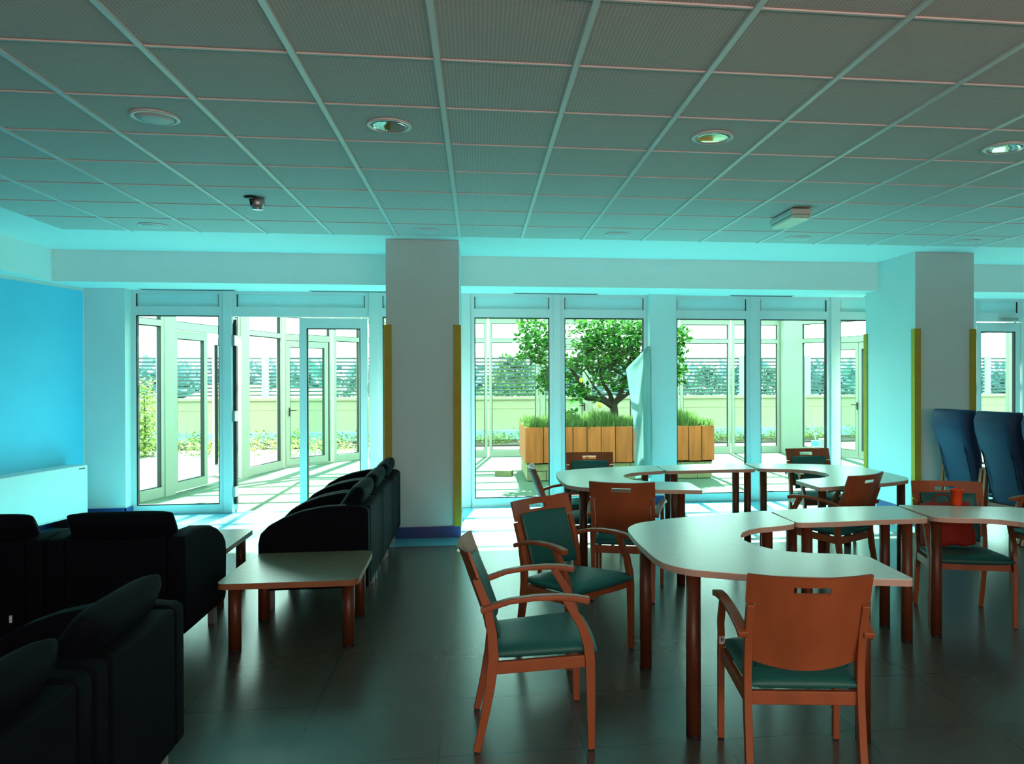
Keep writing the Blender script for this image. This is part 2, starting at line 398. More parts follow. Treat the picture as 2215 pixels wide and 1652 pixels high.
# ------------------------------------------------------------------ facade
wn = [0]
def bay(p0, p1, rails=((0,.105),(2.345,2.45),(2.60,2.65)), stile=.05, depth=.07, m=M_alu, gm=M_glass, panel=True, name=None, zt=None):
    """one glazed bay between two plan points: frame, panes, gaskets, opaque top panel"""
    wn[0] += 1
    d = Vector((p1[0]-p0[0], p1[1]-p0[1])); Lh = d.length; d.normalize()
    P = lambda s: (p0[0]+d.x*s, p0[1]+d.y*s)
    f = MB(); z0, z1 = rails[0][0], rails[-1][1]
    for a, c in rails: f.obox(P(stile), P(Lh-stile), depth, a, c)
    f.obox(P(0), P(stile), depth, z0, z1); f.obox(P(Lh-stile), P(Lh), depth, z0, z1)
    o = struct(name or 'window_%d' % wn[0], f, m)
    k = MB(); pn = MB(); pp = MB()
    for i in range(len(rails)-1):
        a, c = rails[i][1], rails[i+1][0]
        s0, s1 = stile, Lh-stile
        if panel and i == len(rails)-2:
            pp.obox(P(s0), P(s1), .02, a, c)
            for q in (s0, s1-.008): k.obox(P(q), P(q+.008), .05, a, c)
            continue
        pn.obox(P(s0+.01), P(s1-.01), .008, a+.01, c-.01)
        t = .012
        k.obox(P(s0), P(s0+t), .05, a, c); k.obox(P(s1-t), P(s1), .05, a, c)
        k.obox(P(s0+t), P(s1-t), .05, a, a+t); k.obox(P(s0+t), P(s1-t), .05, c-t, c)
    pn.build('pane', gm, o); k.build('gasket', M_gasket, o)
    if pp.v: pp.build('transom_panel', M_tpanel, o)
    return o
def mullion(x0, x1, y0=YW-.06, y1=YW+.06, name='trim_%d'):
    wn[0] += 1
    return struct('window_%d' % wn[0], MB().box(x0, x1, y0, y1, 0, 2.65), M_alu, bevel=.004)
for x0, x1 in ((-4.03,-3.0),(-1.20,-.19),(-.09,.94),(1.03,2.14),(2.47,3.49),(3.58,4.58),(4.67,5.70),(5.80,6.56)):
    bay((x0, YW), (x1, YW))
for x0, x1 in ((7.40, 8.3),(8.38, 8.9)): bay((x0, YW), (x1, YW))
for x0, x1 in ((-3.0,-2.90),(-1.31,-1.20),(-.19,-.09),(.94,1.03),(3.49,3.58),(4.58,4.67),(5.70,5.80),(6.56,6.62),(7.29,7.40),(8.3,8.38)): mullion(x0, x1)
# top part above the doors: transom rail and panel
for x0, x1 in ((-2.90,-1.31),(6.62,7.29)):
    bay((x0, YW), (x1, YW), rails=((2.335,2.45),(2.60,2.65)))
def handle(parent, x, y, z, sy=-1, L=.11, d=-1):
    b = MB().box(x-.014, x+.014, min(y, y+sy*.012), max(y, y+sy*.012), z-.10, z+.05)
    b.box(x-.01, x+.01, min(y, y+sy*.05), max(y, y+sy*.05), z-.01, z+.01)
    b.box(min(x, x+d*L), max(x, x+d*L), min(y+sy*.04, y+sy*.056), max(y+sy*.04, y+sy*.056), z-.01, z+.01)
    return b.build('door_handle', M_dark, parent)
# closed right leaf of the entrance
dl = bay((-2.13, YW), (-1.33, YW), rails=((.02,.12),(2.20,2.32)), stile=.085, panel=False, name='door_1')
# open left leaf, swung outwards and seen on its edge
dr = bay((-2.90, YW+.05), (-3.17, YW+.90), rails=((.02,.12),(2.20,2.32)), stile=.085, depth=.06, panel=False, name='door_2')
hb = MB()
for z in (.25, 1.15, 2.05): hb.box(-2.90, -2.865, YW-.06, YW+.06, z-.06, z+.06)
hb.build('hinge', M_metal, dr)
MB().box(-2.893, -2.862, YW-.01, YW+.05, .10, .19).box(-2.893, -2.862, YW-.01, YW+.05, .31, 1.09).box(-2.893, -2.862, YW-.01, YW+.05, 1.21, 1.99).box(-2.893, -2.862, YW-.01, YW+.05, 2.11, 2.30).build('dark_pane_edge', M_gasket, dr)  # dark strips added to stand in for the leaf's panes seen edge-on
# terrace door right of the right pillar, standing open is its outer pair; this leaf is closed
d3 = bay((6.64, YW), (7.27, YW), rails=((.02,.12),(2.20,2.32)), stile=.06, panel=False, name='door_3')
b = MB().box(6.95, 7.2, YW-.10, YW-.06, 2.345, 2.385); b.build('door_closer', M_chrome, d3)
# linear air slots in the window soffit
lab = ['leftmost thin dark air slot in the soffit above the left window', 'thin dark air slot in the soffit above the glass entrance door',
       'thin dark air slot in the soffit above the windows framing the lemon tree', 'thin dark air slot in the soffit above the two windows right of the planter',
       'thin dark air slot in the soffit cut off by the right pillar']
for k, (x0, x1) in enumerate(((-3.86,-2.84),(-1.96,-1.0),(.45,1.47),(3.20,4.0),(5.0,5.9))):
    t = thing('air_slot', lab[k], 'air vent', ((x0+x1)/2, 9.44, 2.64), 0, 'linear air slots in the window soffit')
    hw = (x1-x0)/2
    MB().box(-hw, hw, -.02, .02, -.012, .0).build('slot', M_dark, t)
    MB().box(-hw-.02, hw+.02, -.03, -.02, -.008, 0).box(-hw-.02, hw+.02, .02, .03, -.008, 0).build('frame', M_alu, t)
# unseen window frame, made up to go with the fill light behind the camera
bay((-2.1, -2.15), (5.3, -2.15), rails=((1.35,1.45),(2.45,2.55)), panel=False)

# ------------------------------------------------------------------ glazed terrace porch
struct('ground_porch', MB().prism([(-4.7,9.66),(8.5,9.66),(8.5,11.5),(7.9,13.2),(7.0,15.8),(-2.3,15.8),(-3.6,14.4),(-4.6,10.4)], -.12, -.005), M_carpet)
# glass roof of the porch on white rafters and purlins
rp = MB(); ROOFX = lambda y: (-4.72+max(0,(y-10.4))*.25 if y < 14.4 else -3.72+(y-14.4)*1.1, 8.5-max(0,(y-11.5))*.33)
for k in range(8):
    y = 10.35+k*.75; xa, xb = ROOFX(y); rp.box(xa, xb, y-.025, y+.025, 2.84, 2.90)
for x in (-3.9,-2.3,-1.05,.21,1.25,2.26,3.22,4.19,5.30,6.38,7.4):
    ye = 15.8 if -2.4 < x < 7 else (13.2 if x < -3 else 14.8); rp.box(x-.035, x+.035, 9.86, ye, 2.85, 2.95)
struct('ceiling_porch_rafters', rp, M_screen)
struct('ceiling_porch_glass', MB().prism([(-4.7,9.87),(8.5,9.87),(8.5,11.5),(7.9,13.2),(7.0,15.8),(-2.3,15.8),(-3.6,14.4),(-4.6,10.4)], 2.955, 2.963), M_glass2)
RS = ((-.01,.13),(2.31,2.39),(2.70,2.83))
RD = ((-.01,.03),(2.28,2.39),(2.70,2.83))
def sbay(p0, p1, rails=RS, st=.05, **k): return bay(p0, p1, rails=rails, stile=st, depth=.09, m=M_screen, gm=M_glass2, panel=False, **k)
cx = [-2.30, -1.05, .21, 1.24]
for a, c in zip(cx, cx[1:]): sbay((a+.02, 15.7), (c-.02, 15.7))
sbay((1.24, 15.7), (2.26, 15.7), rails=RD, st=.03)
d4 = bay((1.27, 15.66), (2.23, 15.66), rails=((.03,.15),(2.18,2.27)), stile=.10, depth=.06, m=M_screen, gm=M_glass2, panel=False, name='door_4')
handle(d4, 2.17, 15.63, 1.02)
cx = [2.26, 3.22, 4.19, 5.30, 6.38]
for a, c in zip(cx, cx[1:]): sbay((a+.02, 15.7), (c-.02, 15.7))
struct('wall_porch_column', MB().box(6.38, 6.78, 15.45, 15.85, -.01, 2.83), M_fpost)
# left oblique side
sbay((-4.62, 9.72), (-4.27, 11.05))
struct('trim_4', MB().obox((-4.27,11.05),(-4.21,11.22),.12,-.01,2.83), M_screen)
sbay((-4.21, 11.22), (-3.84, 12.95), rails=((2.28,2.39),(2.70,2.83)))
bay((-4.21, 11.24), (-4.04, 12.06), rails=((.02,.15),(2.16,2.27)), stile=.085, depth=.06, m=M_screen, gm=M_glass2, panel=False, name='door_5')
d6 = bay((-3.87, 12.98), (-4.42, 13.60), rails=((.02,.15),(2.16,2.27)), stile=.085, depth=.06, m=M_screen, gm=M_glass2, panel=False, name='door_6')
struct('trim_5', MB().obox((-3.84,12.95),(-3.78,13.15),.12,-.01,2.83), M_screen)
sbay((-3.78, 13.15), (-3.50, 14.24))
sbay((-3.46, 14.28), (-2.80, 15.06), rails=RD, st=.03)
d7 = bay((-3.43, 14.28), (-2.83, 14.99), rails=((.03,.15),(2.16,2.27)), stile=.085, depth=.06, m=M_screen, gm=M_glass2, panel=False, name='door_7')
hh = handle(d7, 0, 0, 1.02, d=1); hh.location = (-3.36, 14.31, 0); hh.rotation_euler = (0, 0, R(50))
sbay((-2.75, 15.12), (-2.32, 15.62))
# right oblique side
sbay((6.78, 15.52), (7.15, 14.92))
sbay((7.17, 14.88), (7.64, 13.60), rails=RD, st=.03)
d8 = bay((7.18, 14.83), (7.405, 14.23), rails=((.03,.15),(2.14,2.27)), stile=.07, depth=.06, m=M_screen, gm=M_glass2, panel=False, name='door_8')
hh = handle(d8, 0, 0, 1.05, d=-1); hh.location = (7.36, 14.22, 0); hh.rotation_euler = (0, 0, R(-69))
bay((7.41, 14.22), (7.63, 13.63), rails=((.03,.15),(2.14,2.27)), stile=.07, depth=.06, m=M_screen, gm=M_glass2, panel=False, name='door_9')
sbay((7.67, 13.54), (7.98, 12.3)); sbay((7.98, 12.24), (8.2, 11.0)); sbay((8.2, 10.94), (8.4, 9.72))

# ------------------------------------------------------------------ terrace beyond
struct('ground_gravel', MB().box(-40, 45, 9.7, 20.2, -.25, -.03), M_gravel)
struct('ground_bed', MB().box(-40, 45, 18.3, 20.0, -.05, -.005), M_soil)
struct('trim_6', MB().box(-40, 45, 20.05, 20.35, -.2, .22), M_conc)
struct('wall_terrace', MB().box(-40, 45, 20.35, 20.6, -.25, 1.06).box(-40, 45, 20.30, 20.65, 1.02, 1.09).box(-40,45,20.34,20.36,.78,.80), M_cream)
sf = thing('slat_fence', 'grey horizontal slat fence on top of the cream terrace wall', 'fence', (0, 20.45, 1.091))
b = MB()
for k in range(11): b.box(-40, 45, -.02, .02, .05+k*.094, .045+k*.094+.052)
b.build('slat_panel', M_slat, sf)
for x in (-16, -12, -8.6, -5.38, -1.8, 1.7, 5.0, 7.22, 9.1, 11.15, 14.5, 18, 22):
    MB().box(x-.085, x+.085, -.07, .03, 0, 1.09).build('post', M_fpost, sf)
struct('ground_far', MB().box(-900, 900, 22, 1500, -6.2, -6), M_field)

def leaves(mb, pts, size, flat=.6, rng=rnd, asp=.5):
    for p in pts:
        a = rng.uniform(0, 2*math.pi); e = rng.uniform(-flat, flat); sz = size*rng.uniform(.7, 1.25)
        d = Vector((math.cos(a)*math.cos(e), math.sin(a)*math.cos(e), math.sin(e)))
        s = d.cross(Vector((rng.uniform(-.6,.6), rng.uniform(-.6,.6), 1))).normalized()*sz*asp*.5
        n = d.cross(s).normalized()*sz*.08
        P = Vector(p); q = [P, P+d*sz*.45+s+n, P+d*sz, P+d*sz*.45-s+n, P+d*sz*.45]
        mb.add(q, [(0,1,4),(1,2,4),(0,4,3),(4,2,3)])
    return mb
def blob(c, r, n, rng=rnd):
    out = []
    while len(out) < n:
        v = Vector([rng.uniform(-1,1) for _ in range(3)])
        if .25 < v.length < 1: out.append((c[0]+v.x*r[0], c[1]+v.y*r[1], c[2]+v.z*r[2]))
    return out
# low planting in the bed
pts = []
for k in range(230):
    x = rnd.uniform(-9, 15); y = rnd.uniform(18.35, 19.9); hgt = rnd.uniform(.06, .2) * (1.4 if x < 0 else 1)
    pts += blob((x, y, hgt*.7), (.22, .2, hgt), 34)
tag(leaves(MB(), pts, .085, .8).build('groundcover_plants', M_ground), 'yellow-green low plants in the bed along the terrace wall', 'plants', kind='stuff')
pts = []
for k in range(60):
    x = rnd.uniform(-7.4, -2.3); y = rnd.uniform(16.6, 17.8)
    pts += blob((x, y, .12), (.25, .25, .2), 40)
tag(leaves(MB(), pts, .085, .8).build('groundcover_plants', M_ground), 'band of leafy groundcover on the gravel outside the left side of the porch', 'plants', kind='stuff')
t = thing('shrub', 'slender yellow-green shrub outside the leftmost window pane', 'shrub', (-7.0, 17.2, 0))
leaves(MB(), blob((0,0,.9), (.32,.3,.75), 700)+blob((.05,0,.4), (.4,.35,.4), 300), .1, .9).build('foliage', M_ground, t)
MB().tube([(0,0,-.03),(.02,0,.6),(0,0,1.3)], [.025,.02,.008]).build('stem', M_bark, t)
# trees beyond the wall
def tree(name, label, x, y, zt, wd, n, m, leaf=.25, conic=False, base=-6):
    t = thing(name, label, 'tree', (x, y, base), 0, 'trees beyond the terrace wall')
    H = zt-base; P = []
    rg = random.Random(int(x*100)+5)
    while len(P) < n:
        u = rg.random(); z = H*(.25+.75*u) if not conic else H*(.15+.85*u)
        rr = wd*(1-u)**.8 if conic else wd*math.sin(math.pi*min(.97, .12+.86*u))**.6
        a = rg.uniform(0, 6.28); q = rr*math.sqrt(rg.random())*(1+.25*math.sin(a*3+x)+.15*math.sin(z*3))
        P.append((q*math.cos(a), q*math.sin(a), z))
    leaves(MB(), P, leaf, 1.0, rg, .6).build('foliage', m, t)
    MB().tube([(0,0,0),(0,0,H*.9)], [.2,.04], 8).build('trunk', M_bark, t)
tree('broadleaf_tree', 'leafy green tree behind the slat fence left of the lemon tree', 1.2, 27, 2.35, 1.7, 5200, M_hedge, .22)
tree('broadleaf_tree', 'green tree behind the slat fence seen through the closed entrance door', -4.0, 29, 1.9, 2.0, 4200, M_far, .24)
tree('broadleaf_tree', 'low green tree behind the fence, hidden partly by the left pillar', -2.2, 37, 1.75, 2.0, 3600, M_far, .25)
tree('conifer', 'dark conifer behind the fence just right of the wall pier', 8.1, 31, 3.2, 1.3, 2600, M_far, .3, True)
tree('broadleaf_tree', 'low bushy tree behind the fence below the middle of the right windows', 12.2, 40, 2.1, 1.9, 2400, M_far, .3)
tree('slim_tree', 'slim tree behind the fence seen in the right porch door glass', 13.9, 29, 2.9, .8, 1000, M_far, .2, True)
tree('slim_tree', 'small slim tree behind the fence right of the taller slim one', 15.6, 30, 2.0, .7, 900, M_far, .2, True)
tree('broadleaf_tree', 'green tree behind the fence at the column of the porch', 13.6, 35, 2.0, 1.3, 2000, M_far, .25)
pts = []
for k in range(620):
    x = rnd.uniform(-170, 170); pts += blob((x, 230+rnd.uniform(-20,20), -3+rnd.uniform(0,3)), (7, 4, 5.0), 26)
tag(leaves(MB(), pts, 5.0, 1.0).build('distant_treeline', M_dist), 'hazy bluish treeline on the horizon', 'trees', kind='stuff')
hs = thing('house', 'far house with a reddish pitched roof seen above the wall through the left window', 'house', (-27, 90, -6))
MB().box(-5, 5, -4, 4, 0, 4.6).build('wall', M_farwall, hs)
MB().add([(-5.6,-4.6,4.5),(5.6,-4.6,4.5),(5.6,4.6,4.5),(-5.6,4.6,4.5),(-2.6,0,6.9),(2.6,0,6.9)], [(0,1,5,4),(1,2,5),(2,3,4,5),(3,0,4),(0,3,2,1)]).build('roof', M_tiles_r, hs)
hs = thing('house', 'long low house with a pale red roof seen through the open doorway', 'house', (-19, 110, -6))
MB().box(-9, 9, -4, 4, 0, 4.2).build('wall', M_farwall, hs)
MB().add([(-9.6,-4.6,4.1),(9.6,-4.6,4.1),(9.6,4.6,4.1),(-9.6,4.6,4.1),(-9,0,6.2),(9,0,6.2)], [(0,1,5,4),(1,2,5),(2,3,4,5),(3,0,4),(0,3,2,1)]).build('roof', M_tiles_r, hs)
# broom and bucket outside the right part of the screen
t = thing('broom', 'broom with a thin pale handle leaning outside the glass beside the porch column', 'broom', (7.30, 16.2, -.03))
MB().tube([(-.22,0,1.52),(.12,0,.20)], .012, 8).build('handle', M_fpost, t)
MB().box(.02, .28, -.05, .05, .0, .22).build('brush_head', mat('broom_blue', (.1,.5,.7), .6), t, bevel=.01)
bu = MB().lathe([(.12,0),(.15,.28),(.155,.28)], 20).build('bucket', mat('grey_bucket', (.35,.42,.40), .5)); bu.location = (7.50, 15.90, -.03)
tag(bu, 'greyish bucket standing below the leaning broom outside the glass', 'bucket')

# ------------------------------------------------------------------ planter with lemon tree
PX0, PX1, PY0, PY1 = .72, 3.72, 11.80, 13.50
pl = thing('planter', 'large wooden plank planter on a block base holding the lemon tree', 'planter', (2.2, 12.65, 0))
def loc(mb_fn): return mb_fn
ox, oy = 2.2, 12.65
b = MB(); rg = random.Random(3)
z0 = 0
for row in range(2):
    for side in range(3):
        if side == 0: a0, a1 = PX0+.05, PX1-.05
        else: a0, a1 = PY0+.05, PY1-.05
        s = a0 - (0 if row % 2 else .12)
        while s < a1:
            e = min(s+.40, a1); s_ = max(s, a0)
            if e-s_ > .03:
                if side == 0: b.box(s_-ox+.004, e-ox-.004, PY0+.03-oy, PY0+.23-oy, row*.15+.004, row*.15+.146)
                else:
                    xx = (PX0+.03, PX0+.23) if side == 1 else (PX1-.23, PX1-.03)
                    b.box(xx[0]-ox, xx[1]-ox, s_-oy+.004, e-oy-.004, row*.15+.004, row*.15+.146)
            s += .40
b.build('block_base', M_brick, pl, bevel=.006)
MB().box(PX0+.06-ox, PX1-.06-ox, PY0+.05-oy, PY1-.06-oy, 0, .29).build('mortar_core', M_mortar, pl)
xs = [PX0, 1.0, 1.24, 1.46, 1.68, 1.90, 2.13, 2.40, 2.62, 2.84, 3.06, 3.30, 3.51, PX1]
for a, c in zip(xs, xs[1:]):
    MB().box(a+.005-ox, c-.005-ox, PY0-oy, PY0+.03-oy, .28+rg.uniform(-.008,.008), .83).build('plank', M_plank, pl, bevel=.004)
for X in (PX0, PX1-.03):
    s = PY0+.035
    while s < PY1-.05:
        e = min(s+.24, PY1); MB().box(X-ox, X+.03-ox, s-oy, e-.008-oy, .28, .83).build('plank', M_plank, pl, bevel=.004); s += .24
MB().box(PX0-ox, PX1-ox, PY1-.03-oy, PY1-oy, .28, .83).build('back_board', M_plank, pl)
MB().box(PX0+.03-ox, PX1-.03-ox, PY0+.03-oy, PY1-.03-oy, .26, .80).build('soil', M_soil, pl)
# rosemary tufts
b = MB(); rg = random.Random(11)
for k in range(7000):
    x = rg.uniform(PX0+.02, PX1-.02); y = rg.choice((rg.uniform(PY0+.02, PY0+.6), rg.uniform(PY0, PY1-.05)))
    hh_ = (.10+.13*abs(math.sin(x*3.1+1)+.5*math.sin(x*7.3)))*rg.uniform(.5, 1.2)
    dx = rg.gauss(0, .06); dy = rg.gauss(-.02, .06); wv = .006
    b.add([(x-wv, y, .79), (x+wv, y, .79), (x+dx*.6+wv*.8, y+dy*.6, .79+hh_*.6), (x+dx*.6-wv*.8, y+dy*.6, .79+hh_*.6), (x+dx, y+dy, .79+hh_)], [(0,1,2,3),(3,2,4)])
tag(b.build('rosemary_tufts', M_grass), 'dense grey-green rosemary filling the top of the wooden planter', 'herbs', kind='stuff')
# lemon tree; helper turns a picture column/row at distance Y into the tree's own space
def at(px, py, Y):
    d = fw + r2*((px-1236.86)/F_PX) - u2*((py-821.96)/F_PX)
    return Vector((0,0,1.6)) + d*(Y/d.y)
TB = at(1328, 905, 12.5); TB.z = .78
lt = thing('lemon_tree', 'small gnarled lemon tree with glossy leaves growing in the wooden planter', 'tree', TB)
def tl(px, py, Y): return at(px, py, Y)-TB
def limb(pts, rr):
    P = [tl(*p) for p in pts]; out = []; rs = []
    for i in range(len(P)-1):
        for k in range(5):
            t = k/5; a = P[max(i-1,0)]; b_ = P[i]; c = P[i+1]; d = P[min(i+2, len(P)-1)]
            q = .5*((2*b_)+(c-a)*t+(2*a-5*b_+4*c-d)*t*t+(3*b_-a-3*c+d)*t**3); out.append(q); rs.append(rr[i]+(rr[i+1]-rr[i])*t)
    out.append(P[-1]); rs.append(rr[-1]); return out, rs
tk = MB()
for pts, rr in [
    ([(1328,920,12.5),(1329,895,12.5),(1327,872,12.5)], [.082,.07,.062]),
    ([(1326,880,12.5),(1300,864,12.45),(1268,860,12.4),(1263,842,12.35),(1246,812,12.3),(1225,790,12.3),(1195,765,12.3),(1160,735,12.3)], [.05,.045,.04,.038,.03,.022,.015,.006]),
    ([(1327,875,12.5),(1318,850,12.6),(1304,826,12.6),(1296,790,12.7),(1290,745,12.7)], [.048,.036,.026,.018,.006]),
    ([(1329,875,12.5),(1342,850,12.4),(1352,825,12.4),(1362,785,12.3),(1372,735,12.3)], [.05,.036,.028,.018,.006]),
    ([(1334,868,12.5),(1365,845,12.7),(1400,815,12.8),(1440,780,12.8),(1468,740,12.7)], [.045,.034,.026,.018,.006]),
    ([(1322,868,12.5),(1300,855,12.8),(1285,835,13),(1262,800,13.0)], [.032,.026,.018,.006]),
    ([(1246,812,12.3),(1215,818,12.2),(1190,832,12.2)], [.018,.012,.005]),
    ([(1362,785,12.3),(1340,750,12.2),(1325,715,12.2)], [.014,.01,.005]),
    ([(1440,780,12.8),(1462,800,12.8),(1466,835,12.8)], [.012,.008,.004])]:
    p_, r_ = limb(pts, rr); tk.tube(p_, r_, 9)
tk.build('trunk', M_bark, lt, smooth=True)
P = []
S = 12.5/F_PX
for px, py, rx, rz, n in [(1150,700,34,16,120),(1160,735,45,28,260),(1185,770,45,26,260),(1140,765,24,14,60),(1180,822,22,26,130),(1215,720,25,14,40),(1225,800,34,24,190),
        (1300,705,68,22,340),(1330,735,72,32,560),(1290,775,58,26,380),(1350,775,50,30,380),(1385,710,40,26,260),(1265,742,28,18,110),(1250,845,28,18,110),(1310,815,36,22,150),
        (1350,832,34,20,130),(1385,800,34,34,200),(1430,740,42,42,240),(1463,728,24,24,170),(1462,765,12,22,50),(1425,800,34,30,140),(1464,800,16,14,70),(1463,826,14,8,24),(1236,893,12,12,26),(1285,860,20,8,26),(1400,850,14,14,40)]:
    c = tl(px, py, 12.5)
    for q in blob(c, (rx*S, .5+rx*S*.5, rz*S), int(n*1.5)):
        if q[2]+TB.z < 2.74: P.append(q)
leaves(MB(), P, .105, .9, asp=.58).build('foliage', M_leaf, lt)
for px, py in ((1304,768),(1298,876),(1190,829),(1257,822)):
    q = tl(px, py, 12.2); MB().lathe([(.002,-.045),(.02,-.035),(.032,-.01),(.032,.012),(.018,.034),(.003,.042)], 12, q).build('lemon', M_lemon, lt, smooth=True)
# loose block lying left of the planter
lb = MB().box(-.14, .14, -.07, .07, 0, .09).build('loose_block', M_brick, bevel=.006); lb.location = (.42, 12.6, -.005); lb.rotation_euler = (0, 0, R(-14))
tag(lb, 'loose pale block lying on the green carpet left of the planter', 'block')
# plastic film hanging from the window post
def film():
    b = MB(); n, m = 34, 16; z0, z1 = .35, 1.985
    for i in range(n+1):
        u = i/n; z = z1+(z0-z1)*u
        left = 2.10 if u < .02 else (2.10-.27*min(1, u/.17)**1.1 if u < .17 else 1.83+.11*min(1,(u-.17)/.5)-.03*max(0,(u-.67)/.33))
        right = 2.145
        for j in range(m+1):
            v = j/m; x = left+(right-left)*v
            b.v.append((x, 9.40+.035*math.sin(v*9+u*4)*(.3+u)+.02*math.sin(u*11+v*3)-(.05*u), z))
    for i in range(n):
        for j in range(m): k = i*(m+1)+j; b.f.append((k, k+1, k+m+2, k+m+1))
    o = b.build('plastic_sheet', M_film, smooth=True)
    s = o.modifiers.new('thick', 'SOLIDIFY'); s.thickness = .002
    tag(o, 'translucent white plastic film hanging crumpled from the window post by the lemon tree', 'plastic sheet')
film()

# ------------------------------------------------------------------ ceiling fittings
def xt(i): return (i+.5-.2817)*.6
def downlight(x, y, label, mirror):
    t = thing('ceiling_downlight', label, 'ceiling light', (x, y, CZ), 0, 'round downlights in the tiled ceiling')
    MB().lathe([(.095,-.002),(.100,-.012),(.118,-.010),(.122,.0),(.10,.0)], 40).build('trim_ring', M_white, t, smooth=True)
    if mirror:
        MB().lathe([(.0955,-.008),(.080,-.0095),(.03,-.010),(.002,-.010)], 40).build('reflector_glass', M_reflector, t, smooth=True)
    else:
        MB().lathe([(.0955,-.004),(.09,-.014),(.05,-.020),(.002,-.022)], 40).build('diffuser', mat('diffuser', (.50,.60,.58), .5), t, smooth=True)
for k, (i, lb_) in enumerate(((-1,'glassy round downlight in the front ceiling row, nearest the image centre'),(2,'glassy round downlight in the front ceiling row, second from the right'),(5,'glassy round downlight at the right end of the front ceiling row'))):
    downlight(xt(i), 4.25, lb_, True)
downlight(xt(-3), 4.25, 'matt white round ceiling fitting in the front row, leftmost of that row', False)
for i, lb_ in ((-5,'small far downlight at the left end of the row by the windows'),(-1,'far downlight in front of the top of the left pillar'),(2,'far downlight in the window row, between the two pillars and nearer the left one'),
               (5,'far downlight in the window row below the box-shaped emergency lamp'),(8,'far downlight in front of the top of the right pillar')):
    downlight(xt(i), 7.25, lb_, False)
t = thing('emergency_light', 'rectangular white emergency lamp with ribbed clear cover on the ceiling tiles', 'emergency light', (2.60, 6.17, CZ-.01))
MB().box(-.085, .085, -.24, .24, -.045, 0).build('housing', M_white, t, bevel=.008)
MB().box(-.08, .08, -.235, .235, -.078, -.045).build('cover', mat('clear_cover', (.55,.72,.62), .15), t, bevel=.012)
t = thing('ceiling_detector', 'small chrome cylindrical fitting hanging from a tile in the left part of the ceiling', 'ceiling fitting', (-1.66, 6.10, CZ))
MB().lathe([(.05,0),(.05,-.012),(.02,-.02)], 20, (-.03,-.06,0)).tube([(-.03,-.06,-.01),(-.03,-.03,-.05),(0,.02,-.06)], .018, 12).build('bracket', M_dark, t, smooth=True)
MB().lathe([(.05,-.002),(.055,-.03),(.052,-.07),(.042,-.075)], 24).build('body', M_metal, t, smooth=True)
MB().lathe([(.042,-.073),(.046,-.08),(.044,-.088),(.002,-.09)], 24).build('lens_ring', M_chrome, t, smooth=True)

# ------------------------------------------------------------------ fan coil cabinet on the left wall
cs = .30
cb = thing('fan_coil_cabinet', 'white glossy fan coil cabinet standing against the blue wall', 'heater', (*wl(cs), 0), R(90)-0)
cb.rotation_euler = (0, 0, 0)
c0 = Vector(wl(cs, .02)); dirw = Vector((-math.sin(WA), -math.cos(WA))); nrm = Vector((math.cos(WA), -math.sin(WA)))
cb.location = (c0.x, c0.y, 0)
def cpt(s, o): q = dirw*s+nrm*o; return (q.x, q.y)
def cbox(mb, s0, s1, o0, o1, za, zb):
    pts = [cpt(s0,o0), cpt(s0,o1), cpt(s1,o1), cpt(s1,o0)]; return mb.prism(pts, za, zb)
cbox(MB(), 0, 2.2, 0, .24, .11, .655).build('body', M_white, cb, bevel=.012)
cbox(cbox(MB(), .10, .25, .03, .2, 0, .11), 1.9, 2.1, .03, .2, 0, .11).build('foot', M_dark, cb)
cbox(MB(), .05, .14, .2401, .243, .615, .625).build('badge', M_dark, cb)
cbox(MB(), .02, 2.18, .2401, .2425, .125, .13).build('panel_joint', M_metal, cb)

# ------------------------------------------------------------------ tables
def arc_outline():
    pts = [(.0,-.38,.12),(.045,-.47,.04),(.10,-.545,.05),(.30,-.65,.05),(.55,-.73,.1),(.985,-.835,.035),(1.0,-.40,.05),(.88,-.345,.04)]
    # inner notch
    for k in range(9):
        a = R(-75+150*k/8); pts.append((.83-.285*math.cos(a), .315*math.sin(a)/math.sin(R(75)), .0))
    pts += [(.88,.345,.04),(1.0,.40,.05),(.985,.835,.035),(.55,.73,.1),(.30,.65,.05),(.10,.545,.05),(.045,.47,.04),(.0,.38,.12),(-.012,0,.1)]
    return round_poly(pts, 4)
def table(name, label, loc_, outline, legs, top=.755, thk=.03, mt=M_top, me=M_edge, leg_r=.033, group='curved dining tables', mleg=M_wood_dk):
    t = thing(name, label, 'table', (*loc_, 0), 0, group)
    MB().prism(outline, top-.003, top).build('tabletop', mt, t)
    MB().prism(outline, top-thk, top-.003).build('edge_band', me, t)
    for x, y in legs:
        lg = MB().lathe([(leg_r,.012),(leg_r,top-thk)], 20, (x, y, 0)).build('leg', mleg, t, smooth=True)
        MB().lathe([(leg_r*.8,0),(leg_r*1.02,.004),(leg_r*1.02,.012)], 20, (x, y, 0)).build('foot_cap', M_dark, lg)
    return t
OA = arc_outline(); OM = [(1.0-x, y) for x, y in reversed(OA)]
LG = [(.12,.44),(.13,-.50),(.87,.66),(.87,-.63)]
table('curved_table', 'pale C-shaped table nearest the camera, behind the brown chair seen from the back', (.82, 3.83), OA, [(.09,.30),(.13,-.50),(.86,.50),(.86,-.63)])
table('curved_table', 'far pale C-shaped table by the windows, left of the far table group', (.68, 6.40), OA, LG)
LM = [(.08,.50),(.88,.44),(.13,-.63),(.87,-.50)]
table('curved_table', 'pale C-shaped table at the right image edge with the red cup on it', (2.718, 3.92), OM, LM)
table('curved_table', 'far pale C-shaped table at the right end of the far table group', (2.57, 6.42), OM, LM)
OB = [(0,-.21,.04),(.20,-.235,0),(.45,-.215,0),(.85,-.21,.03),(.885,.24,.03),(.45,.27,0),(.04,.215,.03),(0,.19,.02)]
